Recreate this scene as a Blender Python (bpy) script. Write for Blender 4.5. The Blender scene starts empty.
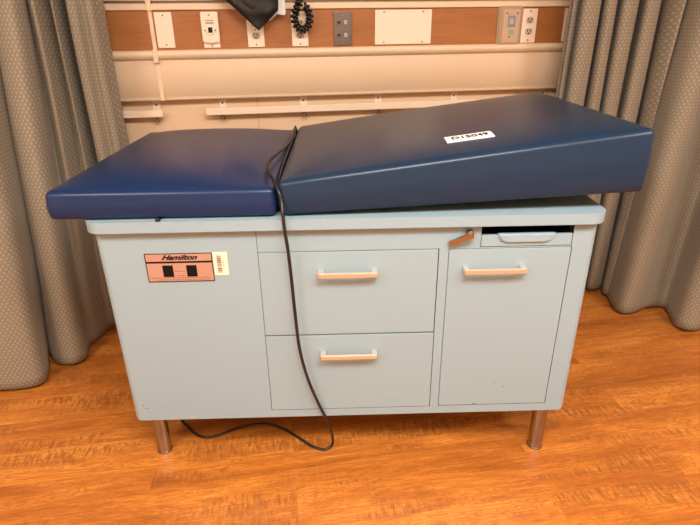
import bpy, bmesh, math, random
from mathutils import Vector, Matrix
random.seed(4)
S = bpy.context.scene
COL = S.collection
H = 1.31                     # camera height
ROT = math.radians(-7.309)   # the table stands slightly askew to the wall
OX, OY = 0.02, 0.35          # table centre, in the table's own measuring frame
PI = math.pi

# ------------------------------------------------------------------ materials
def mat(name, col=(.5,.5,.5), rough=.5, metal=0, **kw):
    m = bpy.data.materials.new(name); m.use_nodes = True
    b = m.node_tree.nodes['Principled BSDF']
    b.inputs['Base Color'].default_value = (*col, 1)
    b.inputs['Roughness'].default_value = rough
    b.inputs['Metallic'].default_value = metal
    for k, v in kw.items(): b.inputs[k].default_value = v
    return m
def N(m, t, **kw):
    n = m.node_tree.nodes.new(t)
    for k, v in kw.items(): setattr(n, k, v)
    return n
def L(m, a, b): m.node_tree.links.new(a, b)
def P(m): return m.node_tree.nodes['Principled BSDF']
def ramp(m, stops):
    r = N(m, 'ShaderNodeValToRGB'); e = r.color_ramp.elements
    while len(e) < len(stops): e.new(.5)
    for i, (p, c) in enumerate(stops):
        e[i].position = p; e[i].color = (*c, 1) if len(c) == 3 else c
    return r
def mix(m, a, b, f, mode='MIX'):
    n = N(m, 'ShaderNodeMix', data_type='RGBA', blend_type=mode)
    for sock, v in ((n.inputs[6], a), (n.inputs[7], b), (n.inputs[0], f)):
        if hasattr(v, 'links'): L(m, v, sock)
        elif isinstance(v, tuple): sock.default_value = (*v, 1)
        else: sock.default_value = v
    return n.outputs[2]
def math_(m, op, a, b=None, c=None):
    n = N(m, 'ShaderNodeMath', operation=op)
    for i, v in enumerate((a, b, c)):
        if v is None: continue
        if hasattr(v, 'links'): L(m, v, n.inputs[i])
        else: n.inputs[i].default_value = v
    return n.outputs[0]
def coords(m, scale=(1,1,1), rot=(0,0,0), kind='Object'):
    tc = N(m, 'ShaderNodeTexCoord'); mp = N(m, 'ShaderNodeMapping')
    mp.inputs['Scale'].default_value = scale; mp.inputs['Rotation'].default_value = rot
    L(m, tc.outputs[kind], mp.inputs[0]); return mp.outputs[0]
def noise(m, vec, scale, detail=4, rough=.5, dist=0):
    n = N(m, 'ShaderNodeTexNoise'); L(m, vec, n.inputs['Vector'])
    n.inputs['Scale'].default_value = scale; n.inputs['Detail'].default_value = detail
    n.inputs['Roughness'].default_value = rough; n.inputs['Distortion'].default_value = dist
    return n.outputs['Fac']
def bump(m, h, strength=.1, dist=.01):
    b = N(m, 'ShaderNodeBump'); b.inputs['Strength'].default_value = strength
    b.inputs['Distance'].default_value = dist
    L(m, h, b.inputs['Height']); L(m, b.outputs[0], P(m).inputs['Normal'])

def paint(name, col, rough, var=.06, sc=3, metal=0):
    m = mat(name, col, rough, metal)
    f = noise(m, coords(m), sc, 5)
    dark = tuple(c*(1-var) for c in col); lite = tuple(min(1, c*(1+var)) for c in col)
    L(m, mix(m, dark, lite, f), P(m).inputs['Base Color'])
    bump(m, noise(m, coords(m), 260, 2), .04, .001)
    return m

M = {}
M['steel_paint'] = paint('painted_steel', (.262,.388,.482), .45, .03, 2.5)
M['drawer_paint'] = paint('painted_drawer_steel', (.264,.388,.474), .48, .03, 3.1)
M['gap_shade'] = mat('dark_gap_shade', (.02,.022,.025), .8)
M['vinyl'] = mat('blue_vinyl', (.004,.022,.086), .32)
P(M['vinyl']).inputs['Specular IOR Level'].default_value = .40
_f = noise(M['vinyl'], coords(M['vinyl']), 420, 3)
bump(M['vinyl'], _f, .06, .0006)
M['vinyl_faded'] = mat('faded_blue_vinyl', (.005,.026,.066), .32)
P(M['vinyl_faded']).inputs['Specular IOR Level'].default_value = .40
bump(M['vinyl_faded'], noise(M['vinyl_faded'], coords(M['vinyl_faded']), 420, 3), .06, .0006)
M['black_board_and_slot_shade'] = mat('black_board_and_slot_shade', (.012,.012,.013), .6)
M['chrome'] = mat('chrome', (.80,.75,.70), .32, .8)
M['leg_chrome'] = mat('leg_chrome', (.38,.36,.36), .20, 1)
_v = coords(M['leg_chrome'], (1,1,60)); bump(M['leg_chrome'], noise(M['leg_chrome'], _v, 4), .05, .001)
M['steel'] = mat('brushed_steel_plate', (.17,.15,.14), .42, 1)
M['rubber'] = mat('black_rubber', (.010,.009,.009), .38)
M['black_cloth'] = mat('black_coated_cloth', (.006,.006,.005), .6)
bump(M['black_cloth'], noise(M['black_cloth'], coords(M['black_cloth']), 500, 2), .25, .001)
M['black_plastic'] = mat('black_plastic', (.008,.008,.010), .3)
M['white_plastic'] = mat('white_plastic', (.88,.78,.66), .4)
M['white_gasket'] = mat('outlet_face', (.52,.43,.33), .4)
M['beige_plastic'] = mat('beige_plastic', (.56,.41,.29), .45)
M['beige_dark'] = mat('beige_plastic_deep', (.42,.31,.22), .45)
M['screen'] = mat('grey_blue_window', (.24,.30,.36), .25)
M['teal'] = mat('teal_button', (.22,.46,.38), .4)
M['dark'] = mat('dark_hole', (.006,.005,.005), .7)
M['screw'] = mat('screw_metal', (.25,.22,.19), .4, 1)
M['white_paper'] = mat('white_paper', (.78,.84,.93), .5)
M['cream_paper'] = mat('cream_paper', (.82,.76,.62), .5)
M['ink'] = mat('black_ink', (.006,.004,.006), .7)
P(M['ink']).inputs['Specular IOR Level'].default_value = .15
M['ink_soft'] = mat('worn_ink', (.16,.07,.05), .5)
M['copper'] = paint('copper_foil', (.42,.245,.195), .42, .05, 30)
M['cream_trim'] = paint('cream_trim', (.80,.65,.49), .42, .03, 4)
M['cream_panel'] = paint('cream_panel', (.69,.54,.39), .5, .03, 2)
M['wall'] = paint('beige_wall', (.74,.56,.39), .75, .05, 2)
M['ceiling'] = paint('white_ceiling', (.80,.77,.72), .85, .03, 3)
M['rail_white'] = paint('rail_white', (.82,.70,.58), .45, .03, 5)
M['baseboard'] = mat('brown_vinyl_baseboard', (.10,.07,.05), .5)
M['lamp'] = mat('lamp_diffuser', (.9,.9,.88), .5)
P(M['lamp']).inputs['Emission Color'].default_value = (1,.86,.70,1)
P(M['lamp']).inputs['Emission Strength'].default_value = 6

def wood_band():
    m = mat('cherry_laminate', (.4,.15,.05), .42)
    v = coords(m, (3, 1, 60)); f = noise(m, v, 2.2, 6, .6, .6)
    g = noise(m, coords(m, (1.5,1,9)), 2.5, 3)
    r = ramp(m, [(.25,(.27,.095,.028)), (.5,(.37,.143,.043)), (.8,(.45,.19,.060))])
    L(m, math_(m, 'MULTIPLY_ADD', f, .6, math_(m, 'MULTIPLY', g, .4)), r.inputs[0])
    L(m, r.outputs[0], P(m).inputs['Base Color']); return m
M['wood'] = wood_band()

def floor_mat():
    m = mat('vinyl_wood_planks', (.6,.3,.1), .33)
    tc = N(m, 'ShaderNodeTexCoord')
    br = N(m, 'ShaderNodeTexBrick'); L(m, tc.outputs['Object'], br.inputs['Vector'])
    br.offset = .37; br.offset_frequency = 2; br.squash = 1
    for k, v in (('Scale',1),('Mortar Size',.0006),('Mortar Smooth',.3),('Bias',0),('Brick Width',1.22),('Row Height',.152)):
        br.inputs[k].default_value = v
    br.inputs['Color1'].default_value = (0,0,0,1); br.inputs['Color2'].default_value = (1,1,1,1)
    br.inputs['Mortar'].default_value = (.5,.5,.5,1)
    pid = br.outputs['Color']
    # offset the figure per plank
    comb = N(m, 'ShaderNodeCombineXYZ')
    L(m, math_(m, 'MULTIPLY', pid, 37.0), comb.inputs[2]); L(m, math_(m, 'MULTIPLY', pid, 11.0), comb.inputs[0])
    add = N(m, 'ShaderNodeVectorMath', operation='ADD'); L(m, tc.outputs['Object'], add.inputs[0]); L(m, comb.outputs[0], add.inputs[1])
    def mp(scale, rot=(0,0,0)):
        q = N(m, 'ShaderNodeMapping'); q.inputs['Scale'].default_value = scale; q.inputs['Rotation'].default_value = rot
        L(m, add.outputs[0], q.inputs[0]); return q.outputs[0]
    broad = noise(m, mp((1.1, 7, 1)), 1.5, 4, .55, 1.0)          # cathedral bands
    grain = noise(m, mp((5, 110, 1)), 1.8, 9, .72, .3)
    pores = noise(m, mp((22, 300, 1)), 1.5, 3, .6)            # fine grain
    ln = math_(m, 'FRACT', math_(m, 'MULTIPLY_ADD', broad, 24.0, math_(m, 'MULTIPLY', grain, .9)))
    lr = ramp(m, [(0,(.8,.8,.8)), (.10,(1,1,1)), (.34,(0,0,0)), (.94,(0,0,0)), (1,(.8,.8,.8))]); L(m, ln, lr.inputs[0])
    # tiger figure: short slanted strokes
    fig = noise(m, mp((105, 20, 1), (0,0,math.radians(22))), 1.0, 4, .65, .5)
    figmask = noise(m, mp((1.6, 9, 1)), 1.3, 2, .5, .5)
    fm = ramp(m, [(.50,(0,0,0)), (.64,(1,1,1))]); L(m, figmask, fm.inputs[0])
    figr = ramp(m, [(.42,(0,0,0)), (.60,(1,1,1))]); L(m, fig, figr.inputs[0])
    c = ramp(m, [(.30,(.24,.068,.012)), (.45,(.42,.136,.022)), (.56,(.60,.225,.038)), (.70,(.80,.36,.075)), (.80,(.88,.45,.12))])
    s = math_(m, 'MULTIPLY_ADD', broad, .50, math_(m, 'MULTIPLY_ADD', grain, .55, math_(m, 'MULTIPLY_ADD', pores, .22, -.135)))
    s = math_(m, 'ADD', s, math_(m, 'MULTIPLY_ADD', pid, .07, -.035))
    L(m, s, c.inputs[0])
    col = mix(m, c.outputs[0], (.30,.095,.02), math_(m, 'MULTIPLY', lr.outputs[0], math_(m, 'MULTIPLY', grain, 1.25)))
    col = mix(m, col, (.26,.085,.02), math_(m, 'MULTIPLY', math_(m, 'MULTIPLY', fm.outputs[0], figr.outputs[0]), .85))
    # knots
    vo = N(m, 'ShaderNodeTexVoronoi'); L(m, mp((1.5, 4.2, 1)), vo.inputs['Vector']); vo.inputs['Scale'].default_value = 1.0
    kn = ramp(m, [(.03,(1,1,1)), (.13,(0,0,0))]); L(m, math_(m, 'ADD', vo.outputs['Distance'], math_(m,'MULTIPLY_ADD', grain, .16, -.08)), kn.inputs[0])
    col = mix(m, col, (.20,.06,.015), math_(m, 'MULTIPLY', kn.outputs[0], .65))
    col = mix(m, col, (.26,.10,.03), math_(m, 'MULTIPLY', br.outputs['Fac'], .45))
    L(m, col, P(m).inputs['Base Color'])
    bump(m, grain, .05, .002)
    return m
M['floor'] = floor_mat()

def curtain_mat():
    m = mat('patterned_curtain_fabric', (.4,.35,.28), .7)
    P(m).inputs['Sheen Weight'].default_value = .15
    tc = N(m, 'ShaderNodeTexCoord'); sp = N(m, 'ShaderNodeSeparateXYZ'); L(m, tc.outputs['UV'], sp.inputs[0])
    pu, pv = .0175, .0132
    v = math_(m, 'DIVIDE', sp.outputs[1], pv)
    row = math_(m, 'FLOOR', v)
    shift = math_(m, 'MULTIPLY', math_(m, 'MODULO', row, 2.0), .5)
    u = math_(m, 'ADD', math_(m, 'DIVIDE', sp.outputs[0], pu), shift)
    fu = math_(m, 'ABSOLUTE', math_(m, 'SUBTRACT', math_(m, 'FRACT', u), .5))
    fv = math_(m, 'ABSOLUTE', math_(m, 'SUBTRACT', math_(m, 'FRACT', v), .5))
    d = math_(m, 'ADD', math_(m, 'MULTIPLY', fu, 1.25), math_(m, 'MULTIPLY', fv, .75))
    r = ramp(m, [(.30,(1,1,1)), (.40,(0,0,0))]); L(m, d, r.inputs[0])
    base = mix(m, (.200,.182,.142), (.235,.212,.166), noise(m, coords(m), 4, 3))
    col = mix(m, base, (.44,.41,.34), math_(m, 'MULTIPLY', r.outputs[0], .45))
    hem = math_(m, 'LESS_THAN', math_(m, 'ABSOLUTE', math_(m, 'SUBTRACT', sp.outputs[1], .030)), .0018)
    col = mix(m, col, (.16,.13,.10), math_(m, 'MULTIPLY', hem, .8))
    L(m, col, P(m).inputs['Base Color'])
    L(m, math_(m, 'MULTIPLY_ADD', r.outputs[0], -.22, .72), P(m).inputs['Roughness'])
    bump(m, r.outputs[0], .25, .001)
    return m
M['curtain'] = curtain_mat()

# ------------------------------------------------------------------ mesh helpers
def link(name, me, m=None, parent=None, smooth=False):
    o = bpy.data.objects.new(name, me); COL.objects.link(o)
    if m is not None:
        me.materials.clear(); me.materials.append(M[m] if isinstance(m, str) else m)
    if smooth:
        for p in me.polygons: p.use_smooth = True
    if parent is not None: o.parent = parent
    return o
def tag(o, label=None, cat=None, group=None, kind=None):
    if label: o['label'] = label
    if cat: o['category'] = cat
    if group: o['group'] = group
    if kind: o['kind'] = kind
    return o
def thing(name, loc, rz, label, cat, group=None):
    o = bpy.data.objects.new(name, None); COL.objects.link(o)
    o.empty_display_size = .1; o.location = loc; o.rotation_euler = (0,0,rz)
    return tag(o, label, cat, group)
def B(): return bmesh.new()
def box(bm, x0, x1, y0, y1, z0, z1, bev=0, seg=2, mt=None):
    r = bmesh.ops.create_cube(bm, size=1)
    vs = r['verts']
    for v in vs:
        v.co = Vector(((x0+x1)/2 + v.co.x*(x1-x0), (y0+y1)/2 + v.co.y*(y1-y0), (z0+z1)/2 + v.co.z*(z1-z0)))
    if bev:
        es = list({e for v in vs for e in v.link_edges})
        rr = bmesh.ops.bevel(bm, geom=es, offset=bev, segments=seg, affect='EDGES', profile=.5, clamp_overlap=True)
        vs = list({v for f in rr['faces'] for v in f.verts} | {v for v in vs if v.is_valid})
    if mt is not None: bmesh.ops.transform(bm, matrix=mt, verts=vs)
    return vs
def cyl(bm, c, r, h, axis='Z', seg=32, r2=None, bev=0):
    rr = bmesh.ops.create_cone(bm, cap_ends=True, segments=seg, radius1=r, radius2=r if r2 is None else r2, depth=h)
    vs = rr['verts']
    R_ = {'Z': Matrix(), 'Y': Matrix.Rotation(PI/2, 4, 'X'), 'X': Matrix.Rotation(PI/2, 4, 'Y')}[axis]
    bmesh.ops.transform(bm, matrix=Matrix.Translation(c) @ R_, verts=vs)
    if bev:
        es = [e for e in {e for v in vs for e in v.link_edges} if any(len(f.verts) > 4 for f in e.link_faces)]
        bmesh.ops.bevel(bm, geom=es, offset=bev, segments=2, affect='EDGES', profile=.5)
    return vs
def prism(bm, pts, y0, y1):
    """outline pts (x,z) extruded along Y"""
    a = [bm.verts.new((x, y0, z)) for x, z in pts]; b = [bm.verts.new((x, y1, z)) for x, z in pts]
    n = len(pts)
    bm.faces.new(a); bm.faces.new(b[::-1])
    for i in range(n): bm.faces.new((a[i], b[i], b[(i+1) % n], a[(i+1) % n]))
    bmesh.ops.recalc_face_normals(bm, faces=bm.faces)
def rrect(x0, x1, z0, z1, r, seg=6):
    out = []
    for cx, cz, a0 in ((x1-r, z1-r, 0), (x0+r, z1-r, 90), (x0+r, z0+r, 180), (x1-r, z0+r, 270)):
        for i in range(seg+1):
            a = math.radians(a0 + 90*i/seg); out.append((cx + r*math.cos(a), cz + r*math.sin(a)))
    return out
def weigh(o):
    md = o.modifiers.new('weighted_normals', 'WEIGHTED_NORMAL'); md.keep_sharp = True; md.weight = 100
def build(name, bm, m, parent=None, smooth=None, off=(0,0,0)):
    me = bpy.data.meshes.new(name)
    if any(off): bmesh.ops.translate(bm, vec=off, verts=bm.verts)
    bm.to_mesh(me); bm.free()
    o = link(name, me, m, parent)
    if smooth is not None:
        for p in me.polygons: p.use_smooth = True
        me.set_sharp_from_angle(angle=math.radians(smooth))
        if smooth <= 40: weigh(o)
    return o
def tube_mesh(pts, r, res=8, sub=10, cyclic=False):
    cu = bpy.data.curves.new('c', 'CURVE'); cu.dimensions = '3D'
    sp = cu.splines.new('POLY')
    n = len(pts); P_ = [Vector(p) for p in pts]; out = []
    for i in range(n if cyclic else n-1):
        if cyclic: p0, p1, p2, p3 = P_[(i-1) % n], P_[i], P_[(i+1) % n], P_[(i+2) % n]
        else: p0, p1, p2, p3 = P_[max(i-1,0)], P_[i], P_[i+1], P_[min(i+2,n-1)]
        for k in range(sub):
            t = k/sub
            out.append(.5*((2*p1)+(p2-p0)*t+(2*p0-5*p1+4*p2-p3)*t*t+(3*p1-p0-3*p2+p3)*t**3))
    if not cyclic: out.append(P_[-1])
    sp.points.add(len(out)-1)
    for q, p in zip(sp.points, out): q.co = (*p, 1)
    sp.use_cyclic_u = cyclic
    cu.bevel_depth = r; cu.bevel_resolution = res//2; cu.use_fill_caps = not cyclic
    o = bpy.data.objects.new('t', cu); COL.objects.link(o)
    me = bpy.data.meshes.new_from_object(o.evaluated_get(bpy.context.evaluated_depsgraph_get()))
    bpy.data.objects.remove(o); bpy.data.curves.remove(cu)
    for p in me.polygons: p.use_smooth = True
    return me
def text_mesh(s, size, shear=0, ext=.0002, bold=0, sx=1):
    cu = bpy.data.curves.new('t', 'FONT'); cu.body = s; cu.size = size; cu.shear = shear
    cu.extrude = ext; cu.offset = bold; cu.align_x = 'CENTER'; cu.align_y = 'CENTER'
    o = bpy.data.objects.new('t', cu); COL.objects.link(o)
    me = bpy.data.meshes.new_from_object(o.evaluated_get(bpy.context.evaluated_depsgraph_get()))
    bpy.data.objects.remove(o); bpy.data.curves.remove(cu)
    me.transform(Matrix.Diagonal((sx,1,1,1)))
    return me
def boolean(body_bm, cutters):
    def ob(bm):
        me = bpy.data.meshes.new('tmp'); bm.to_mesh(me); bm.free()
        o = bpy.data.objects.new('tmp', me); COL.objects.link(o); return o
    b = ob(body_bm); cs = [ob(c) for c in cutters]
    for c in cs:
        md = b.modifiers.new('b', 'BOOLEAN'); md.operation = 'DIFFERENCE'; md.object = c; md.solver = 'EXACT'
    me = bpy.data.meshes.new_from_object(b.evaluated_get(bpy.context.evaluated_depsgraph_get()))
    for o in cs + [b]: bpy.data.objects.remove(o)
    return me

# table frame -> world
def TW(x, y, z=0):
    c, s = math.cos(ROT), math.sin(ROT)
    return Vector((c*x - s*(y+H), s*x + c*(y+H), z))
TO = (-OX, -OY, 0)
TBASE = TW(OX, OY)

# ------------------------------------------------------------------ the room
WALLY = 2.455; CEIL = 2.5; X0, X1, Y0 = -2.4, 3.2, -1.9
def struct(name, bm, m): return tag(build(name, bm, m), kind='structure')
bm = B(); box(bm, X0, X1, Y0, WALLY, -.06, 0); struct('floor', bm, 'floor')
bm = B(); box(bm, X0, X1, Y0, WALLY, CEIL, CEIL+.06); struct('ceiling', bm, 'ceiling')
bm = B(); box(bm, X0-.1, X1+.1, WALLY, WALLY+.1, 0, CEIL)
struct('wall_back', bm, 'wall')
bm = B(); box(bm, X0-.1, X1+.1, Y0-.1, Y0, 0, CEIL); struct('wall_front', bm, 'wall')
bm = B(); box(bm, X0-.1, X0, Y0, WALLY, 0, CEIL); struct('wall_left', bm, 'wall')
bm = B(); box(bm, X1, X1+.1, Y0, WALLY, 0, CEIL); struct('wall_right', bm, 'wall')
bm = B(); box(bm, X0, X1, WALLY-.012, WALLY, 0, .10, .003); struct('baseboard_back', bm, 'baseboard')
for i, x in enumerate((-.62, -.047, 1.17)):       # wallboard joints below the headwall
    bm = B(); box(bm, x-.0012, x+.0012, WALLY-.0012, WALLY+.001, .1, 1.03); struct('trim_%d' % (i+1), bm, 'beige_dark')

# headwall unit, face at y = 2.40
hw = thing('headwall_panel', (0, 2.44, 0), 0, 'cream headwall unit with a cherry wood band running along the back wall', 'wall panel')
HF = 2.40; ho = (0, -2.44, 0); HX0, HX1 = -1.25, 2.6
bm = B(); box(bm, HX0, HX1, HF+.006, WALLY-.001, 1.028, 1.52, .004); build('backing', bm, 'cream_panel', hw, off=ho)
bm = B(); box(bm, HX0, HX1, HF, HF+.01, 1.215, 1.380); build('wood_band', bm, 'wood', hw, off=ho)
# upper cream strip, metal strip, upper panel
bm = B(); box(bm, HX0, HX1, HF-.010, HF+.02, 1.373, 1.396, .004, 3); build('upper_trim', bm, 'cream_trim', hw, 40, off=ho)
bm = B(); box(bm, HX0, HX1, HF-.004, HF+.02, 1.402, 1.407, .001); build('metal_strip', bm, 'steel', hw, off=ho)
bm = B(); box(bm, HX0, HX1, HF+.002, HF+.02, 1.411, 1.52, .002); build('upper_panel', bm, 'cream_panel', hw, off=ho)
# moulded ledge under the wood band (bumper with a groove)
bm = B()
prof = [(HF+.03,1.226),(HF-.006,1.226),(HF-.014,1.222),(HF-.020,1.213),(HF-.018,1.205),(HF-.012,1.196),(HF-.002,1.190),(HF+.005,1.189),(HF+.004,1.180),(HF+.03,1.180)]
a = [bm.verts.new((HX0, y, z)) for y, z in prof]; b = [bm.verts.new((HX1, y, z)) for y, z in prof]
for i in range(len(prof)): bm.faces.new((a[i], b[i], b[(i+1)%len(prof)], a[(i+1)%len(prof)]))
bm.faces.new(a); bm.faces.new(b[::-1]); bmesh.ops.recalc_face_normals(bm, faces=bm.faces)
build('ledge', bm, 'cream_trim', hw, 50, off=ho)
# lower panel, gently bowed with a rolled bottom edge; three lengths with joints
def bowed(x0, x1):
    bm = B(); pr = [(HF+.03, 1.188)]
    for i in range(11):
        t = i/10; pr.append((HF + .006 - .014*math.sin(PI*min(1, t*1.02))**.7, 1.188 - t*.146))
    pr += [(HF+.008, 1.036), (HF+.016, 1.029), (HF+.03, 1.027)]
    a = [bm.verts.new((x0, y, z)) for y, z in pr]; b = [bm.verts.new((x1, y, z)) for y, z in pr]
    n = len(pr)
    for i in range(n): bm.faces.new((a[i], b[i], b[(i+1)%n], a[(i+1)%n]))
    bm.faces.new(a); bm.faces.new(b[::-1]); bmesh.ops.recalc_face_normals(bm, faces=bm.faces)
    return bm
for x0, x1 in ((HX0, -.440), (-.434, HX1)):
    build('lower_panel', bowed(x0, x1), 'cream_panel', hw, 50, off=ho)
bm = B(); box(bm, -.446, -.428, HF-.008, HF+.02, 1.028, 1.183, .003, 3); box(bm, -.447, -.427, HF-.022, HF, 1.178, 1.230, .003, 3)
box(bm, -.445, -.429, HF-.007, HF+.02, 1.2262, 1.3725, .003, 3); box(bm, -.447, -.427, HF-.014, HF, 1.370, 1.42, .003, 3)
build('joint_cover', bm, 'cream_trim', hw, 40, off=ho)

# ---- plates on the wood band
def plate_bm(w, h, t=.006):
    bm = B(); box(bm, -w/2, w/2, -t, 0, -h/2, h/2, .0025, 2); return bm
def screws(root, pts, y=-.006):
    for x, z in pts:
        bm = B(); cyl(bm, (x, y-.0008, z), .0035, .002, 'Y', 12)
        s = build('screw', bm, 'screw', root, 30)
def wall_thing(name, x, z, label, cat, group=None): return thing(name, (x, HF, z), 0, label, cat, group)
def receptacle(root, z, face='white_gasket'):
    bm = B(); vs = cyl(bm, (0, -.0072, z), .0165, .004, 'Y', 28, bev=.0008)
    for v in bm.verts: v.co.z = z + max(-.0125, min(.0125, v.co.z - z))
    o = build('socket_face', bm, face, root, 30)
    bm = B(); box(bm, -.0085, -.0050, -.0096, -.0090, z-.002, z+.008); box(bm, .0045, .0080, -.0096, -.0090, z-.001, z+.0075)
    cyl(bm, (0, -.0093, z-.0075), .0036, .0006, 'Y', 12); build('socket_slots', bm, 'dark', o)
ZC = 1.299
r = wall_thing('blank_wall_plate', -.389, 1.3005, 'narrow white blank plate nearest the left curtain on the wood band', 'wall plate')
build('plate', plate_bm(.068, .132), 'white_plastic', r, 40); screws(r, [(0,.054),(0,-.054)])
r = wall_thing('data_port_plate', -.208, ZC, 'white wall plate with a raised rounded cover and square black port', 'wall plate')
build('plate', plate_bm(.066, .134), 'white_plastic', r, 40)
bm = B(); pts = [(-.034,.063),(-.034,-.042)] + [(-.034+.068*i/10, -.042-.008*math.sin(PI*i/10)**.8) for i in range(1,10)] + [(.034,-.042),(.034,.063),(.028,.067),(-.028,.067)]
prism(bm, pts, -.022, -.006); es=[e for e in bm.edges if abs(e.verts[0].co.y+.022)<1e-5 and abs(e.verts[1].co.y+.022)<1e-5]
bmesh.ops.bevel(bm, geom=es, offset=.003, segments=2, affect='EDGES'); build('raised_cover', bm, 'white_plastic', r, 35)
bm = B(); box(bm, -.0085,.0085,-.0232,-.0215,-.010,.010); build('port', bm, 'dark', r)
bm = B(); box(bm, -.016,.016,-.0228,-.0215,.034,.0365); box(bm, -.016,.016,-.0228,-.0215,.024,.028); build('slot_lines', bm, 'ink_soft', r)
me = tube_mesh([(.018*math.cos(a), -.0222, -.001+.018*math.sin(a)) for a in [PI+PI*i/10 for i in range(11)]], .0011, sub=2); link('port_rim', me, 'beige_dark', r)
screws(r, [(-.021,-.001),(.021,-.001),(0,.055)], -.022); screws(r, [(0,-.059)])
for x, lab in ((-.0285, 'white duplex wall outlet partly covered by the black cuff'), (.154, 'white duplex wall outlet behind the hanging black coiled tube')):
    r = wall_thing('wall_outlet', x, ZC-.001, lab, 'outlet', 'duplex outlets on the wood band')
    build('plate', plate_bm(.068, .133), 'white_plastic', r, 40)
    for z in (.023, -.023): receptacle(r, z)
    screws(r, [(0,.057),(0,0),(0,-.057)])
r = wall_thing('jack_plate', .335, 1.2955, 'dark stainless steel wall plate with two round jacks', 'wall plate')
build('plate', plate_bm(.079, .131), 'steel', r, 40); screws(r, [(0,.052),(0,-.052)])
for z in (.026, -.023):
    bm = B(); cyl(bm, (-.0165,-.0075,z), .0085,.004,'Y',20,bev=.0008); j = build('jack', bm, 'steel', r, 30)
    bm = B(); cyl(bm, (-.0165,-.0098,z), .0055,.0012,'Y',16); build('jack_hole', bm, 'dark', j)
    bm = B()
    for q in (( .006,.018,.0055,.007),(.006,.018,-.007,-.0055),(.006,.0075,-.007,.007),(.0165,.018,-.007,.007),(.009,.015,-.001,.001),(.011,.013,-.004,.004)):
        box(bm, q[0], q[1], -.0066, -.0058, z+q[2], z+q[3])
    build('pictogram', bm, 'white_paper', r)
r = wall_thing('blank_cover_plate', .596, 1.300, 'wide cream blank cover plate with four corner screws', 'wall plate')
build('plate', plate_bm(.247, .135), 'white_plastic', r, 40); screws(r, [(-.085,.059),(.085,.059),(-.085,-.059),(.085,-.059)])
# beige switch box
r = wall_thing('call_switch', 1.072, 1.2965, 'beige raised switch box with grey window and teal button', 'switch')
bm = B(); prism(bm, rrect(-.0555,.0555,-.087,.087,.018), -.013, 0)
es=[e for e in bm.edges if all(abs(v.co.y+.013)<1e-5 for v in e.verts)]; bmesh.ops.bevel(bm, geom=es, offset=.006, segments=3, affect='EDGES')
build('housing', bm, 'beige_dark', r, 40)
bm = B(); prism(bm, rrect(-.038,.042,-.068,.068,.010), -.019, -.012)
es=[e for e in bm.edges if all(abs(v.co.y+.019)<1e-5 for v in e.verts)]; bmesh.ops.bevel(bm, geom=es, offset=.003, segments=2, affect='EDGES')
build('face_plate', bm, 'beige_plastic', r, 40)
bm = B(); box(bm, -.014,.021,-.0215,-.018,-.002,.042,.0012); w = build('window', bm, 'screen', r)
bm = B(); box(bm, -.006,.012,-.0222,-.0212,.010,.030,.0003); build('switch_rocker', bm, 'white_gasket', w)
bm = B(); cyl(bm, (0,0,0), .009,.004,'Y',24,bev=.001); bmesh.ops.scale(bm, vec=(1.35,1,1), verts=bm.verts); bmesh.ops.translate(bm, vec=(.006,-.0205,-.022), verts=bm.verts)
build('button', bm, 'teal', r, 30)
for x, z in ((-.020,.052),(.028,.052),(-.002,-.042)):
    bm = B(); cyl(bm, (x,-.0196,z), .0035,.002,'Y',12); build('screw', bm, 'ink_soft', r)
r = wall_thing('wall_outlet', 1.1655, 1.2975, 'white duplex wall outlet right beside the beige switch box', 'outlet', 'duplex outlets on the wood band')
build('plate', plate_bm(.069, .138), 'white_plastic', r, 40)
for z in (.023, -.023): receptacle(r, z)
screws(r, [(0,.058),(0,-.058)])
r = wall_thing('blank_wall_plate', 1.362, ZC, 'white wall plate half hidden at the right curtain edge', 'wall plate')
build('plate', plate_bm(.069, .136), 'white_plastic', r, 40); screws(r, [(0,.056),(0,-.056)])

# ---- white rails under the headwall
def rail(x0, x1, brs, label):
    t = thing('wall_rail', ((x0+x1)/2, WALLY, .97), 0, label, 'rail', 'white equipment rails under the headwall')
    o_ = (-(x0+x1)/2, -WALLY, -.97)
    bm = B(); box(bm, x0, x1, 2.405, 2.419, .960, .990, .003); build('rail_bar', bm, 'rail_white', t, off=o_)
    for x in brs:
        bm = B(); box(bm, x-.012, x+.012, 2.419, WALLY-.001, .964, .984, .002); box(bm, x-.016, x+.016, 2.449, WALLY-.0005, .962, 1.024, .002)
        k = build('bracket', bm, 'rail_white', t, off=o_)
        bm = B(); cyl(bm, (x, 2.448, 1.006), .004, .003, 'Y', 12); build('screw', bm, 'dark', k, off=o_)
        bm = B(); cyl(bm, (x, 2.425, .950), .007, .022, 'Z', 16, bev=.001); cyl(bm, (x, 2.425, .944), .011, .006, 'Z', 16, bev=.001)
        build('clamp_bolt', bm, 'screw', k, 30, off=o_)
rail(-1.15, -.447, (-.477, -1.0), 'short white wall rail ending beside the left curtain')
rail(-.268, 1.55, (-.197, .159, .50, .86, 1.3), 'long white wall rail running behind the blue wedge cushion')

# ---- things hanging from above, just entering the frame
r = thing('wall_hook', (-.03, HF, 1.50), 0, 'pale hook rack on the headwall just above the picture', 'hook')
bm = B(); box(bm, -.17, .26, -.02, .002, -.02, .03, .003); build('hook_rail', bm, 'white_plastic', r)
for x in (-.04, .10, .193):
    link('hook', tube_mesh([(x,-.018,.0),(x,-.045,-.012),(x,-.062,-.008),(x,-.066,.012)], .004), 'chrome', r)
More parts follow.
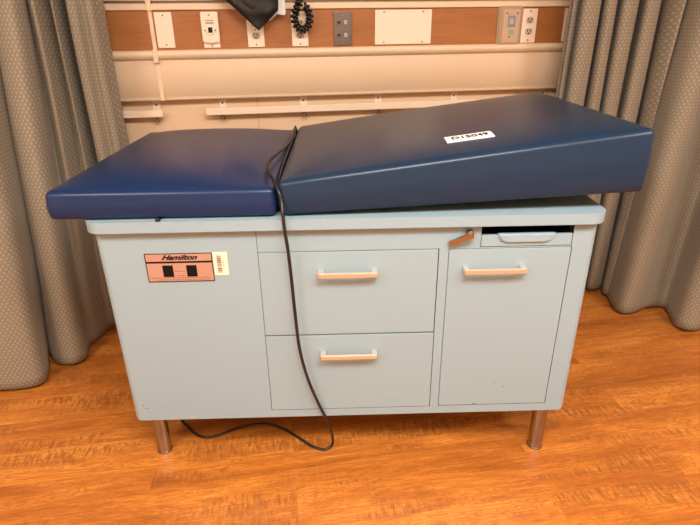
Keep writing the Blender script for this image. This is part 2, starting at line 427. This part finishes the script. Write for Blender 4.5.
# blood pressure cuff: folded thick cloth hanging by one corner
cf = thing('blood_pressure_cuff', (-.03, HF-.06, 1.30), 0, 'black folded blood pressure cuff hanging point down over the outlet', 'cuff')
def cuff(outline, depth, yoff, seed, m):
    bm = B(); n = 26
    (ax,az),(bx,bz),(cx,cz),(dx,dz) = outline     # top-left, top-right, bottom-right, bottom-left quad
    rnd = random.Random(seed); ph = [rnd.uniform(0,6) for _ in range(4)]
    grid = {}
    for s in (0, 1):
        for i in range(n+1):
            for j in range(n+1):
                u, v = i/n, j/n
                x = (1-u)*(1-v)*ax+u*(1-v)*bx+u*v*cx+(1-u)*v*dx
                z = (1-u)*(1-v)*az+u*(1-v)*bz+u*v*cz+(1-u)*v*dz
                e = min(u,1-u,v,1-v); th = depth*(1-math.exp(-e*14))
                w = .006*math.sin(7*u+3*v+ph[0]) + .004*math.sin(11*v-5*u+ph[1])
                y = yoff + w*min(1, e*8) + (-th if s else 0)
                grid[s,i,j] = bm.verts.new((x, y, z))
    for i in range(n):
        for j in range(n):
            for s in (0,1):
                q = [grid[s,i,j],grid[s,i+1,j],grid[s,i+1,j+1],grid[s,i,j+1]]; bm.faces.new(q if s else q[::-1])
    bmesh.ops.remove_doubles(bm, verts=bm.verts, dist=.0003)
    bmesh.ops.recalc_face_normals(bm, faces=bm.faces)
    return bm
c = build('cuff_body', cuff([(-.175,.205),(.115,.205),(.075,.090),(.020,.006)], .022, -.005, 1, 'black_cloth'), 'black_cloth', cf, 60)
c = build('cuff_flap', cuff([(-.200,.195),(.108,.195),(.097,.066),(.016,-.006)], .014, -.022, 5, 'black_cloth'), 'black_cloth', cf, 60)
bm = B(); prism(bm, [(.090,.055),(.124,.050),(.128,.062),(.122,.20),(.080,.20),(.078,.080)], .016, .020); build('care_label', bm, 'white_paper', cf)
bm = B(); prism(bm, [(.056,.034),(.062,.030),(.105,.062),(.090,.070)], .010, .013); build('loop_strap', bm, 'white_paper', cf)
# coiled tube: a helix bent into a hanging loop
t = thing('coiled_tube', (.163, HF-.045, 1.35), 0, 'black coiled rubber tube hanging in a loop beside the steel jack plate', 'tube')
pts = []
turns = 15; n = turns*14
for i in range(n+1):
    s = i/n; a = math.radians(110) + math.radians(320)*s
    cx, cz = .031*math.cos(a), -.010 + .045*math.sin(a)
    if s < .0: pass
    rad = Vector((math.cos(a), 0, math.sin(a))); q = 2*PI*turns*s
    c0 = Vector((cx, 0, cz))
    pts.append(c0 + .0115*(rad*math.cos(q) + Vector((0,1,0))*math.sin(q)))
link('coil', tube_mesh(pts, .0054, 6, 1), 'rubber', t)
pts = []; turns = 7; n = turns*14
for i in range(n+1):
    s = i/n; q = 2*PI*turns*s
    pts.append(Vector((-.012 + .02*s + .0125*math.cos(q), .0125*math.sin(q), .035 + .115*s)))
link('coil', tube_mesh(pts, .0054, 6, 1), 'rubber', t)

# ------------------------------------------------------------------ curtains
def cr(p0,p1,p2,p3,t): return .5*((2*p1)+(p2-p0)*t+(2*p0-5*p1+4*p2-p3)*t*t+(3*p1-p0-3*p2+p3)*t**3)
def curtain(name, bot, top, label, ztop=1.4):
    """bot/top: plan points of the same folds at the hem and at ztop"""
    n = len(bot); sub = 14; cols_b, cols_t = [], []
    for src, dst in ((bot, cols_b), (top, cols_t)):
        P_ = [Vector((*p, 0)) for p in src]
        for i in range(n-1):
            p0,p1,p2,p3 = P_[max(i-1,0)],P_[i],P_[i+1],P_[min(i+2,n-1)]
            for k in range(sub): dst.append(cr(p0,p1,p2,p3,k/sub))
        dst.append(P_[-1])
    nz = 40; z0 = .012; me = bpy.data.meshes.new(name); vs=[]; fs=[]; uv=[]
    L_ = [0]
    for i in range(1, len(cols_b)): L_.append(L_[-1] + (cols_b[i]-cols_b[i-1]).length)
    m = len(cols_b)
    for j in range(nz+1):
        z = z0 + (CEIL-.004-z0)*(j/nz)**1.15
        t = min(z/ztop, 1.0) if z < ztop else 1.0
        t = t if z > ztop else t
        for i in range(m):
            p = cols_b[i].lerp(cols_t[i], t)
            w = .006*math.sin(z*3.1 + L_[i]*9) * math.sin(PI*min(1, z/2.4))
            hz = .006*math.sin(L_[i]*23)*(1 if j == 0 else 0)
            vs.append((p.x + w, p.y + w*.6, z + (.004 if j == 0 else 0) + hz*.3)); uv.append((L_[i], z - z0))
    for j in range(nz):
        for i in range(m-1): fs.append((j*m+i, j*m+i+1, (j+1)*m+i+1, (j+1)*m+i))
    me.from_pydata(vs, [], fs); ul = me.uv_layers.new()
    for lp in me.loops: ul.data[lp.index].uv = uv[lp.vertex_index]
    for p in me.polygons: p.use_smooth = True
    o = link(name, me, 'curtain'); md = o.modifiers.new('thickness', 'SOLIDIFY'); md.thickness = .0018; md.offset = 0
    return tag(o, label, 'curtain', 'patterned privacy curtains')
Lc = [((-1.95,2.02),(-1.80,2.05)),((-1.80,1.90),(-1.66,1.95)),((-1.66,2.03),(-1.50,2.06)),((-1.52,1.88),(-1.36,1.94)),((-1.40,2.02),(-1.24,2.06)),
 ((-1.27,1.90),(-1.12,1.95)),((-1.13,1.870),(-1.02,1.92)),((-1.05,1.865),(-.95,1.92)),((-.985,1.885),(-.905,1.95)),((-.975,1.95),(-.89,2.02)),((-1.03,2.11),(-.860,2.13)),
 ((-.985,2.045),(-.865,2.06)),((-.935,2.012),(-.83,2.03)),((-.885,2.010),(-.795,2.03)),((-.857,2.055),(-.782,2.08)),((-.868,2.15),(-.805,2.17)),
 ((-.845,2.21),(-.750,2.08)),((-.825,2.28),(-.732,2.21)),((-.80,2.32),(-.693,2.11)),((-.778,2.37),(-.700,2.31)),((-.745,2.34),(-.655,2.14)),((-.71,2.33),(-.628,2.125)),((-.67,2.355),(-.607,2.150)),((-.64,2.34),(-.590,2.135)),((-.605,2.355),(-.572,2.165)),((-.588,2.370),(-.588,2.33))]
curtain('privacy_curtain', [p[0] for p in Lc], [p[1] for p in Lc], 'taupe dotted privacy curtain hanging to the left of the table')
Rb, Rt = [(1.30,2.370)], [(1.335,2.370)]
marks = [1.240, 1.264, 1.372, 1.447, 1.543, 1.640]     # where one fold hides the next (measured at a depth of 2.2)
for a, b in zip(marks, marks[1:]):
    wd = b - a; dp = min(.15, wd*1.6)
    for L__, yr, va, vb in ((Rt, 2.16, a, b), (Rb, 2.255, a-.01, b-.005)):
        k = 1 if L__ is Rt else .7
        L__ += [(va*(yr+dp*k*.55)/2.2 + wd*.10, yr+dp*k*.55), (va*(yr+.02)/2.2 + wd*.25, yr+.02), ((va+wd*.62)*yr/2.2, yr), (vb*(yr+.02)/2.2 - wd*.05, yr+.02), (vb*(yr+dp*k*.6)/2.2 - wd*.22, yr+dp*k*.6), (vb*min(2.366, yr+dp*k)/2.2 - wd*.05, min(2.366, yr+dp*k))]
Rb += [(1.668,2.235),(1.660,2.20),(1.675,2.19),(1.700,2.24),(1.672,2.20),(1.642,2.12),(1.620,2.045),(1.640,2.003),(1.70,2.005),(1.79,2.035),(1.865,2.025),(1.835,1.94),(1.800,1.855),(1.832,1.808),(1.90,1.815)]
Rt += [(1.675,2.21),(1.680,2.14),(1.700,2.13),(1.755,2.26),(1.725,2.18),(1.700,2.10),(1.705,2.04),(1.74,2.005),(1.79,2.005),(1.86,2.045),(1.925,2.035),(1.905,1.94),(1.86,1.855),(1.88,1.808),(1.94,1.815)]
tail = [(1.985,1.88),(2.05,1.96),(2.04,1.84),(2.10,1.77),(2.20,1.84),(2.30,1.94),(2.36,1.82),(2.48,1.80),(2.58,1.94),(2.70,1.82)]
Rb += tail; Rt += [(x+.03, y+.01) for x, y in tail]
curtain('privacy_curtain', Rb, Rt, 'taupe dotted privacy curtain hanging to the right of the table')

# ------------------------------------------------------------------ exam table cabinet
tb = thing('exam_table_cabinet', TBASE, ROT, 'pale blue grey painted steel exam table cabinet with drawers and chrome legs', 'exam table')
BX0, BX1, BZ0, BZ1, BD = -.655, .697, .190, .821, .70
# body
bm = B()
box(bm, BX0, BX1, 0, BD, BZ0, BZ1)
es = [e for e in bm.edges if (e.verts[0].co - e.verts[1].co).length > 0 and (
      (abs(e.verts[0].co.z-e.verts[1].co.z) > .1) or (abs(e.verts[0].co.y-e.verts[1].co.y) > .1 and e.verts[0].co.z < .3))]
bmesh.ops.bevel(bm, geom=es, offset=.020, segments=8, affect='EDGES', profile=.5)
es = [e for e in bm.edges if all(v.co.z < BZ0+.0005 for v in e.verts) and all(v.co.y < .03 for v in e.verts)]
D1 = (-.2250, .2655, .4905, .7515); D2 = (-.2255, .2665, .2185, .4865); DR = (.2945, .6300, .2200, .7505)
SL = (.3785, .6290, .7555, BZ1+.01)
def cut(x0,x1,z0,z1,y0,y1): b_ = B(); box(b_, x0,x1,y0,y1,z0,z1); return b_
cutters = [cut(D1[0]-.001, D1[1]+.0022, D1[2]-.002, D1[3]+.0022, -.05, .035), cut(D2[0]-.001, D2[1]+.0016, D2[2]-.0012, D2[3]+.0012, -.05, .0351),
           cut(DR[0]-.0012, DR[1]+.0018, DR[2]-.0016, DR[3]+.0018, -.05, .0352), cut(SL[0], SL[1], SL[2], SL[3], -.05, .42),
           cut(-.2262, -.2248, D1[3]+.001, BZ1+.02, -.05, .006)]
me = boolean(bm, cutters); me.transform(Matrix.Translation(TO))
o = link('body', me, 'steel_paint', tb); me.materials.append(M['gap_shade'])   # shade of the gaps, painted dark on the openings' inner faces
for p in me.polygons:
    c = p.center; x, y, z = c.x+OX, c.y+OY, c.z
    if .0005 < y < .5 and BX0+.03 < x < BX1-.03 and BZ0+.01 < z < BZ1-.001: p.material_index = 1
for p in me.polygons: p.use_smooth = True
me.set_sharp_from_angle(angle=math.radians(30)); weigh(o)
# the gaps read as gaps by the shade painted on the body's inner faces
# drawers and door
def handle(parent, x0, x1, z):
    bm = B(); y1 = -.0015; h = .0065
    out = [(x0, y1), (x0, -.030), (x0+.003, -.033), (x1-.003, -.033), (x1, -.030), (x1, y1), (x1-.015, y1), (x1-.015, -.022), (x1-.018, -.0250), (x0+.018, -.0250), (x0+.015, -.022), (x0+.015, y1)]
    lo = [bm.verts.new((x, y, z-h)) for x, y in out]; hi = [bm.verts.new((x, y, z+h)) for x, y in out]
    n = len(out)
    for i in range(n): bm.faces.new((lo[i], lo[(i+1)%n], hi[(i+1)%n], hi[i]))
    def quads(r):
        # ring order: split into left post, bar, right post
        bm.faces.new([r[i] for i in (0,1,2,9,10,11)]); bm.faces.new([r[i] for i in (2,3,8,9)]); bm.faces.new([r[i] for i in (3,4,5,6,7,8)])
    quads(lo); quads(hi)
    bmesh.ops.recalc_face_normals(bm, faces=bm.faces)
    bmesh.ops.bevel(bm, geom=[e for e in bm.edges if e.calc_face_angle(0) > .3], offset=.0011, segments=2, affect='EDGES')
    return tag(build('handle', bm, 'chrome', parent, 30, off=TO), 'chrome bar handle')
def front(name, r, hx0, hx1, hz, label=None):
    bm = B(); box(bm, r[0], r[1], -.0015, .032, r[2], r[3], .0022, 2)
    o = build(name, bm, 'drawer_paint', tb, 30, off=TO)
    handle(o, hx0, hx1, hz); return o
front('drawer', D1, -.0645, .0985, .6930)
front('drawer', D2, -.0665, .0990, .4285)
front('door', DR, .3345, .5060, .6950)
# pull-out tray
bm = B(); box(bm, SL[0]+.0015, SL[1]-.0015, -.0005, .012, SL[2]+.0012, .7895, .0015, 2)
tr = build('pull_out_tray', bm, 'steel_paint', tb, 30, off=TO)
bm = B(); box(bm, SL[0]+.003, SL[1]-.003, .0125, .41, .758, .761); box(bm, SL[0]+.001, SL[0]+.003, .02, .41, .758, .812); box(bm, SL[1]-.003, SL[1]-.001, .02, .41, .758, .812); box(bm, SL[0]+.003, SL[1]-.003, .41, .415, .758, .812)
build('tray_pan', bm, 'black_board_and_slot_shade', tr, off=TO)  # pan coloured black to stand in for the shade inside the slot
bm = B(); pts = [(.424,.7945),(.425,.786),(.433,.774),(.448,.7675),(.556,.7675),(.570,.774),(.578,.786),(.579,.7945)]
prism(bm, pts, -.0075, .004); es=[e for e in bm.edges if all(v.co.y < -.007 for v in e.verts)]
bmesh.ops.bevel(bm, geom=es, offset=.004, segments=3, affect='EDGES')
gp = build('finger_pull', bm, 'steel_paint', tr, 40, off=TO)
for x in (.440, .566):
    bm = B(); cyl(bm, (x, -.0078, .788), .003, .002, 'Y', 12); build('rivet', bm, 'steel_paint', gp, 30, off=TO)
# latch lever
lv = B(); cyl(lv, (.345,-.010,.800), .0105, .020, 'Y', 24, bev=.0015)
pv = build('latch_pivot', lv, 'leg_chrome', tb, 30, off=TO)
bm = B(); a = math.atan2(-.027, -.052)
box(bm, -.004, .064, -.004, .004, -.0075, .0075, .0015, 2, Matrix.Translation((.347,-.024,.799)) @ Matrix.Rotation(-a, 4, 'Y') @ Matrix.Rotation(math.radians(14),4,'Z') )
build('latch_lever', bm, 'leg_chrome', pv, 30, off=TO)
# worktop with rolled lip and rounded corners
bm = B(); o_ = rrect(-.672, .712, -.022, .715, .045, 10)
lo = [bm.verts.new((x, y, .8212)) for x, y in o_]; hi = [bm.verts.new((x, y, .853)) for x, y in o_]
n = len(o_); fl = bm.faces.new(lo[::-1]); fh = bm.faces.new(hi)
for i in range(n): bm.faces.new((lo[i], lo[(i+1)%n], hi[(i+1)%n], hi[i]))
bmesh.ops.bevel(bm, geom=list(fh.edges), offset=.005, segments=4, affect='EDGES', profile=.5)
bmesh.ops.bevel(bm, geom=[e for e in bm.edges if all(abs(v.co.z-.8212)<1e-5 for v in e.verts)], offset=.004, segments=2, affect='EDGES', profile=.5)
bmesh.ops.recalc_face_normals(bm, faces=bm.faces)
build('worktop', bm, 'steel_paint', tb, 40, off=TO)
# legs
for x, y in ((-.613,.074),(.644,.048),(-.609,.645),(.644,.645)):
    bm = B(); cyl(bm, (x, y, 0.098), .0232, .188, 'Z', 40)
    lg = build('leg', bm, 'leg_chrome', tb, 40, off=TO)
    bm = B(); cyl(bm, (x, y, .004), 0.0250, .008, 'Z', 40, bev=.002); build('foot_glide', bm, 'leg_chrome', lg, 40, off=TO)
# name plate
npx0, npx1, npz0, npz1 = -.5305, -.3490, .6715, .7565
bm = B(); box(bm, npx0, npx1, -.0016, .0002, npz0, npz1, .0005, 1); pl = tag(build('name_plate', bm, 'copper', tb, off=TO), 'copper coloured name plate with black printing')
bm = B(); yk0, yk1 = -.00195, -.0015
bw = .0022
for q in ((npx0,npx1,npz1-bw,npz1),(npx0,npx1,npz0,npz0+bw),(npx0,npx0+bw,npz0,npz1),(npx1-bw,npx1,npz0,npz1),(npx0,npx1,.7275,.7328),
          (-.4870,-.4585,.6862,.7210),(-.4225,-.3945,.6862,.7205)):
    box(bm, q[0], q[1], yk0, yk1, q[2], q[3])
build('printing', bm, 'ink', pl, off=TO)
def flat_text(s, size, x, y, z, m, parent, shear=0, bold=0, name='lettering', sx=1):
    me = text_mesh(s, size, shear, .0002, bold, sx)
    me.transform(Matrix.Translation((x+TO[0], y+TO[1], z)) @ Matrix.Rotation(PI/2, 4, 'X'))
    return link(name, me, m, parent)
flat_text('Hamilton', .0205, -.4395, -.0019, .7437, 'ink', pl, .55, .0007, sx=1.22)
bm = B()
rnd = random.Random(3)
for z, xa, xb in ((.6835,-.524,-.360),(.6775,-.505,-.362),(.703,-.455,-.427),(.6895,-.450,-.428)):
    x = xa
    while x < xb:
        w = rnd.uniform(.002,.006); box(bm, x, min(xb,x+w), yk0, yk1, z-.0009, z+.0009); x += w + .0012
build('fine_print', bm, 'ink_soft', pl, off=TO)
bm = B(); box(bm, -.3475, -.3085, -.0012, .0002, .6885, .7570, .0004, 1); bc = tag(build('barcode_sticker', bm, 'cream_paper', tb, off=TO), 'cream barcode sticker beside the name plate')
bm = B(); z = .6965
while z < .7465:
    w = rnd.choice((.0008,.0014,.0022,.003)); box(bm, -.3375, -.3255, -.0016, -.0011, z, z+w); z += w + rnd.choice((.0008,.0014,.002))
for k in range(8): box(bm, -.3215, -.3195, -.0016, -.0011, .708+k*.0032, .7098+k*.0032)
build('barcode', bm, 'ink_soft', bc, off=TO)
# little scuffs near the bottom left corner of the body
for x, z, w, h in ((-.622,.246,.004,.005),(-.616,.236,.009,.002),(-.588,.250,.003,.003),(-.560,.240,.010,.001),(.40,.2240,.012,.003),(.46,.30,.003,.003),(.49,.285,.004,.003)):
    y = -.0018 if x > .395 else -.0003
    bm = B(); prism(bm, [(x, z), (x+w*.6, z-h*.2), (x+w, z+h*.4), (x+w*.7, z+h), (x+w*.1, z+h*.7)], y, .0004); build('paint_chip', bm, 'ink_soft', tb, off=TO)

# ------------------------------------------------------------------ cushions
def cushion(name, x0, x1, y0, y1, zb, zt, crown, r=.020, cr_=.016):
    """upholstered block: zb(x), zt(x) bottom and top heights at the rim, crown = swell of the top"""
    bm = B()
    def ring(inset, f, swell=0):
        rr = max(cr_ - inset, .0004)
        o_ = rrect(x0+inset, x1-inset, y0+inset, y1-inset, rr, 6)
        # densify straight sides
        out = []
        n = len(o_)
        for i in range(n):
            a, b = Vector(o_[i]), Vector(o_[(i+1)%n])
            k = 14 if (i % 7) == 6 else 1
            for j in range(k): out.append(a.lerp(b, j/k))
        vs = []
        for p in out:
            lo, hi = zb(p.x), zt(p.x)
            ex = max(0, min(p.x-x0, x1-p.x) - r*.6); ey = max(0, min(p.y-y0, y1-p.y) - r*.6)
            sw = swell*(1-math.exp(-ex/.075))*(1-math.exp(-ey/.075))
            vs.append(bm.verts.new((p.x, p.y, f(lo, hi) + sw)))
        return vs
    rings = []
    rings.append(ring(.030, lambda lo, hi: lo))
    rings.append(ring(.006, lambda lo, hi: lo))
    rings.append(ring(.0015, lambda lo, hi: lo+.003))
    for k in range(1, 7):   # sides bulge slightly
        t = k/7
        rings.append(ring(.0015 - .005*math.sin(PI*t), lambda lo, hi, t=t: lo+.003 + (hi-r*.8-lo-.003)*t))
    for k in range(0, 7):
        a = PI/2*k/6
        rings.append(ring(r*(1-math.cos(a))*1.0, lambda lo, hi, a=a: hi - r*.8*(1-math.sin(a)), crown))
    W = min(x1-x0, y1-y0)/2
    for k in range(1, 22):
        e = r + (W-.004-r)*(k/21)**1.4
        rings.append(ring(e, lambda lo, hi: hi, crown))
    for A, Bv in zip(rings, rings[1:]):
        n = len(A)
        for i in range(n):
            try: bm.faces.new((A[i], A[(i+1)%n], Bv[(i+1)%n], Bv[i]))
            except ValueError: pass
    bm.faces.new(rings[0][::-1])
    bm.faces.new(rings[-1])
    bmesh.ops.recalc_face_normals(bm, faces=bm.faces)
    return bm
SEAM = -.165
c1 = thing('table_cushion', TBASE, ROT, 'flat dark blue vinyl cushion on the left half of the table', 'cushion', 'blue vinyl table cushions')
build('upholstery', cushion('upholstery', -.757, SEAM-.0030, -.004, .83, lambda x: .858, lambda x: .933, .038), 'vinyl', c1, 60, off=TO)
bm = B(); box(bm, -.64, SEAM-.03, .03, .68, .8535, .8585, .001); build('base_board', bm, 'black_board_and_slot_shade', c1, off=TO)
bm = B(); box(bm, -.4745, -.4675, -.0150, .03, .8532, .8572, .0005); box(bm, -.478, -.466, -.020, -.0150, .8532, .860, .001); build('vinyl_scrap', bm, 'black_plastic', c1, off=TO)
wz0 = lambda x: .859 + (x-SEAM)*(.045/.955)
wz1 = lambda x: .948 + (x-SEAM)*(.119/.955)
c2 = thing('table_cushion', TBASE, ROT, 'thick wedge shaped dark blue vinyl cushion rising to the right', 'cushion', 'blue vinyl table cushions')
build('upholstery', cushion('upholstery', SEAM+.0070, .795, -.004, .81, wz0, wz1, .022), 'vinyl_faded', c2, 60, off=TO)
# hinged board under the wedge and its two prop blocks
bm = B(); pts = [(.02, wz0(.02)), (.02, wz0(.02)-.006), (.66, wz0(.66)-.013), (.66, wz0(.66))]
prism(bm, pts, .035, .70); build('hinged_board', bm, 'black_board_and_slot_shade', c2, off=TO)
for y in (.20, .56):
    bm = B(); box(bm, .50, .56, y-.02, y+.02, .8532, wz0(.50)-.006, .002); build('prop_block', bm, 'black_board_and_slot_shade', c2, off=TO)
# asset sticker on the wedge
sx0, sx1, sy0, sy1 = .290, .416, .092, .143
def wtop(x, y):
    e = y+.004; return wz1(x) + .022*(1-math.exp(-(e-.012)/.075))*(1-math.exp(-(min(x-SEAM,.795-x)-.012)/.075))
bm = B(); nx, ny = 14, 5; g = {}
for i in range(nx+1):
    for j in range(ny+1):
        x = sx0+(sx1-sx0)*i/nx; y = sy0+(sy1-sy0)*j/ny
        g[i,j] = (bm.verts.new((x,y,wtop(x,y)+.0022)), bm.verts.new((x,y,wtop(x,y)-.0012)))
for i in range(nx):
    for j in range(ny):
        for s in (0,1): bm.faces.new([g[i,j][s],g[i+1,j][s],g[i+1,j+1][s],g[i,j+1][s]])
for i in range(nx):
    for j in (0,ny): bm.faces.new([g[i,j][0],g[i+1,j][0],g[i+1,j][1],g[i,j][1]])
for j in range(ny):
    for i in (0,nx): bm.faces.new([g[i,j][0],g[i,j+1][0],g[i,j+1][1],g[i,j][1]])
bmesh.ops.recalc_face_normals(bm, faces=bm.faces)
st = tag(build('asset_sticker', bm, 'white_paper', c2, off=TO), 'white sticker with black code')
me = text_mesh('D15049', .031, 0, .0002, .0003, 1.0)
for v in me.vertices:
    x, y = v.co.x + .355, v.co.y + .117; v.co = (x+TO[0], y+TO[1], wtop(x,y)+.0034+v.co.z)
link('lettering', me, 'ink', st)

# ------------------------------------------------------------------ power cord
cd = thing('power_cord', TW(-.15, -.03, 0), ROT, 'black power cord draped between the cushions and down to the floor', 'cord')
co = Vector((.15, .03, 0))
def cpts(l): return [Vector(p) + co for p in l]
path = [(-.150,.855,.55),(-.156,.852,.75),(-.168,.843,.885),(-.170,.805,.938),(-.170,.70,.946),(-.167,.52,.948),(-.171,.38,.958),(-.186,.24,.964),(-.199,.160,.962),(-.192,.085,.957),(-.172,.028,.946),(-.157,-.004,.925),
        (-.150,-.014,.900),(-.147,-.030,.868),(-.1440,-.034,.82),(-.140,-.030,.771),(-.136,-.026,.68),(-.133,-.024,.590),(-.126,-.023,.458),(-.107,-.022,.351),(-.081,-.016,.258),(-.055,.004,.165),
        (-.042,.045,.070),(-.044,.058,.015),(-.070,.048,.0052),(-.110,.063,.0052),(-.165,.110,.0052),(-.215,.150,.0052),(-.287,.180,.0052),(-.374,.167,.0052),(-.454,.125,.0052),(-.507,.127,.0052),(-.560,.175,.0052),(-.600,.24,.0052),(-.57,.40,.0052),(-.40,.62,.0052),(-.22,.86,.0052),(-.16,.88,.15),(-.150,.862,.40),(-.150,.855,.55)]
link('cable', tube_mesh(cpts(path), .0046, 10, 8), 'rubber', cd)
path2 = [(-.152,.846,.70),(-.158,.838,.87),(-.168,.795,.948),(-.1645,.70,.944),(-.1650,.52,.938),(-.1655,.35,.938),(-.1655,.20,.936),(-.1655,.10,.926),(-.1655,.04,.905),(-.166,.02,.880)]
link('second_strand', tube_mesh(cpts(path2), .0036, 10, 8), 'rubber', cd)

# ------------------------------------------------------------------ ceiling lamps (unseen fittings, the left one added to brighten)
def lamp(x, y, w, d, power, col, label):
    t = thing('ceiling_light', (x, y, CEIL), 0, label, 'light', 'ceiling troffers')
    bm = B()
    for q in ((-w/2-.03,w/2+.03,-d/2-.03,-d/2),(-w/2-.03,w/2+.03,d/2,d/2+.03),(-w/2-.03,-w/2,-d/2,d/2),(w/2,w/2+.03,-d/2,d/2)): box(bm, q[0],q[1],q[2],q[3],-.03,0)
    build('frame', bm, 'white_plastic', t)
    bm = B(); box(bm, -w/2, w/2, -d/2, d/2, -.008, 0); build('diffuser', bm, 'lamp', t)
    l = bpy.data.lights.new('troffer_light', 'AREA'); l.shape = 'RECTANGLE'; l.size = w; l.size_y = d; l.energy = power; l.color = col
    lo_ = bpy.data.objects.new('troffer_light', l); COL.objects.link(lo_); lo_.location = (0,0,-.035); lo_.parent = t
WARM = (1.0,.90,.78)
lamp(.25, -.15, 1.2, .55, 52, WARM, 'rectangular ceiling light above and in front of the table')
lamp(1.9, -.3, .55, 1.2, 24, WARM, 'rectangular ceiling light toward the right of the room')
lamp(-1.55, -.3, .55, 1.2, 26, WARM, 'unseen rectangular ceiling light added to brighten the left of the room')  # unseen lamp, added to brighten left curtain, floor and cabinet
w = bpy.data.worlds.new('World'); S.world = w; w.use_nodes = True
w.node_tree.nodes['Background'].inputs[0].default_value = (.9,.8,.7,1); w.node_tree.nodes['Background'].inputs[1].default_value = .15

# ------------------------------------------------------------------ camera
cam = bpy.data.cameras.new('Camera'); cam.sensor_width = 36; cam.lens = 36*525/700; cam.clip_start = .05
co_ = bpy.data.objects.new('Camera', cam); COL.objects.link(co_)
p, r_, y_ = map(math.radians, (24.3256, -.7774, 8.358))
f0 = Vector((math.sin(y_), math.cos(y_), 0)); rt = Vector((math.cos(y_), -math.sin(y_), 0)); up = Vector((0,0,1))
f = math.cos(p)*f0 - math.sin(p)*up; u = math.cos(p)*up + math.sin(p)*f0
x = math.cos(r_)*rt + math.sin(r_)*u; u2 = math.cos(r_)*u - math.sin(r_)*rt
mw = Matrix((x, u2, -f)).transposed().to_4x4(); mw.translation = (0, 0, H)
co_.matrix_world = mw
S.camera = co_
S.view_settings.view_transform = 'Standard'; S.view_settings.look = 'None'
S.view_settings.exposure = .51; S.view_settings.gamma = 1; S.view_settings.use_curve_mapping = False
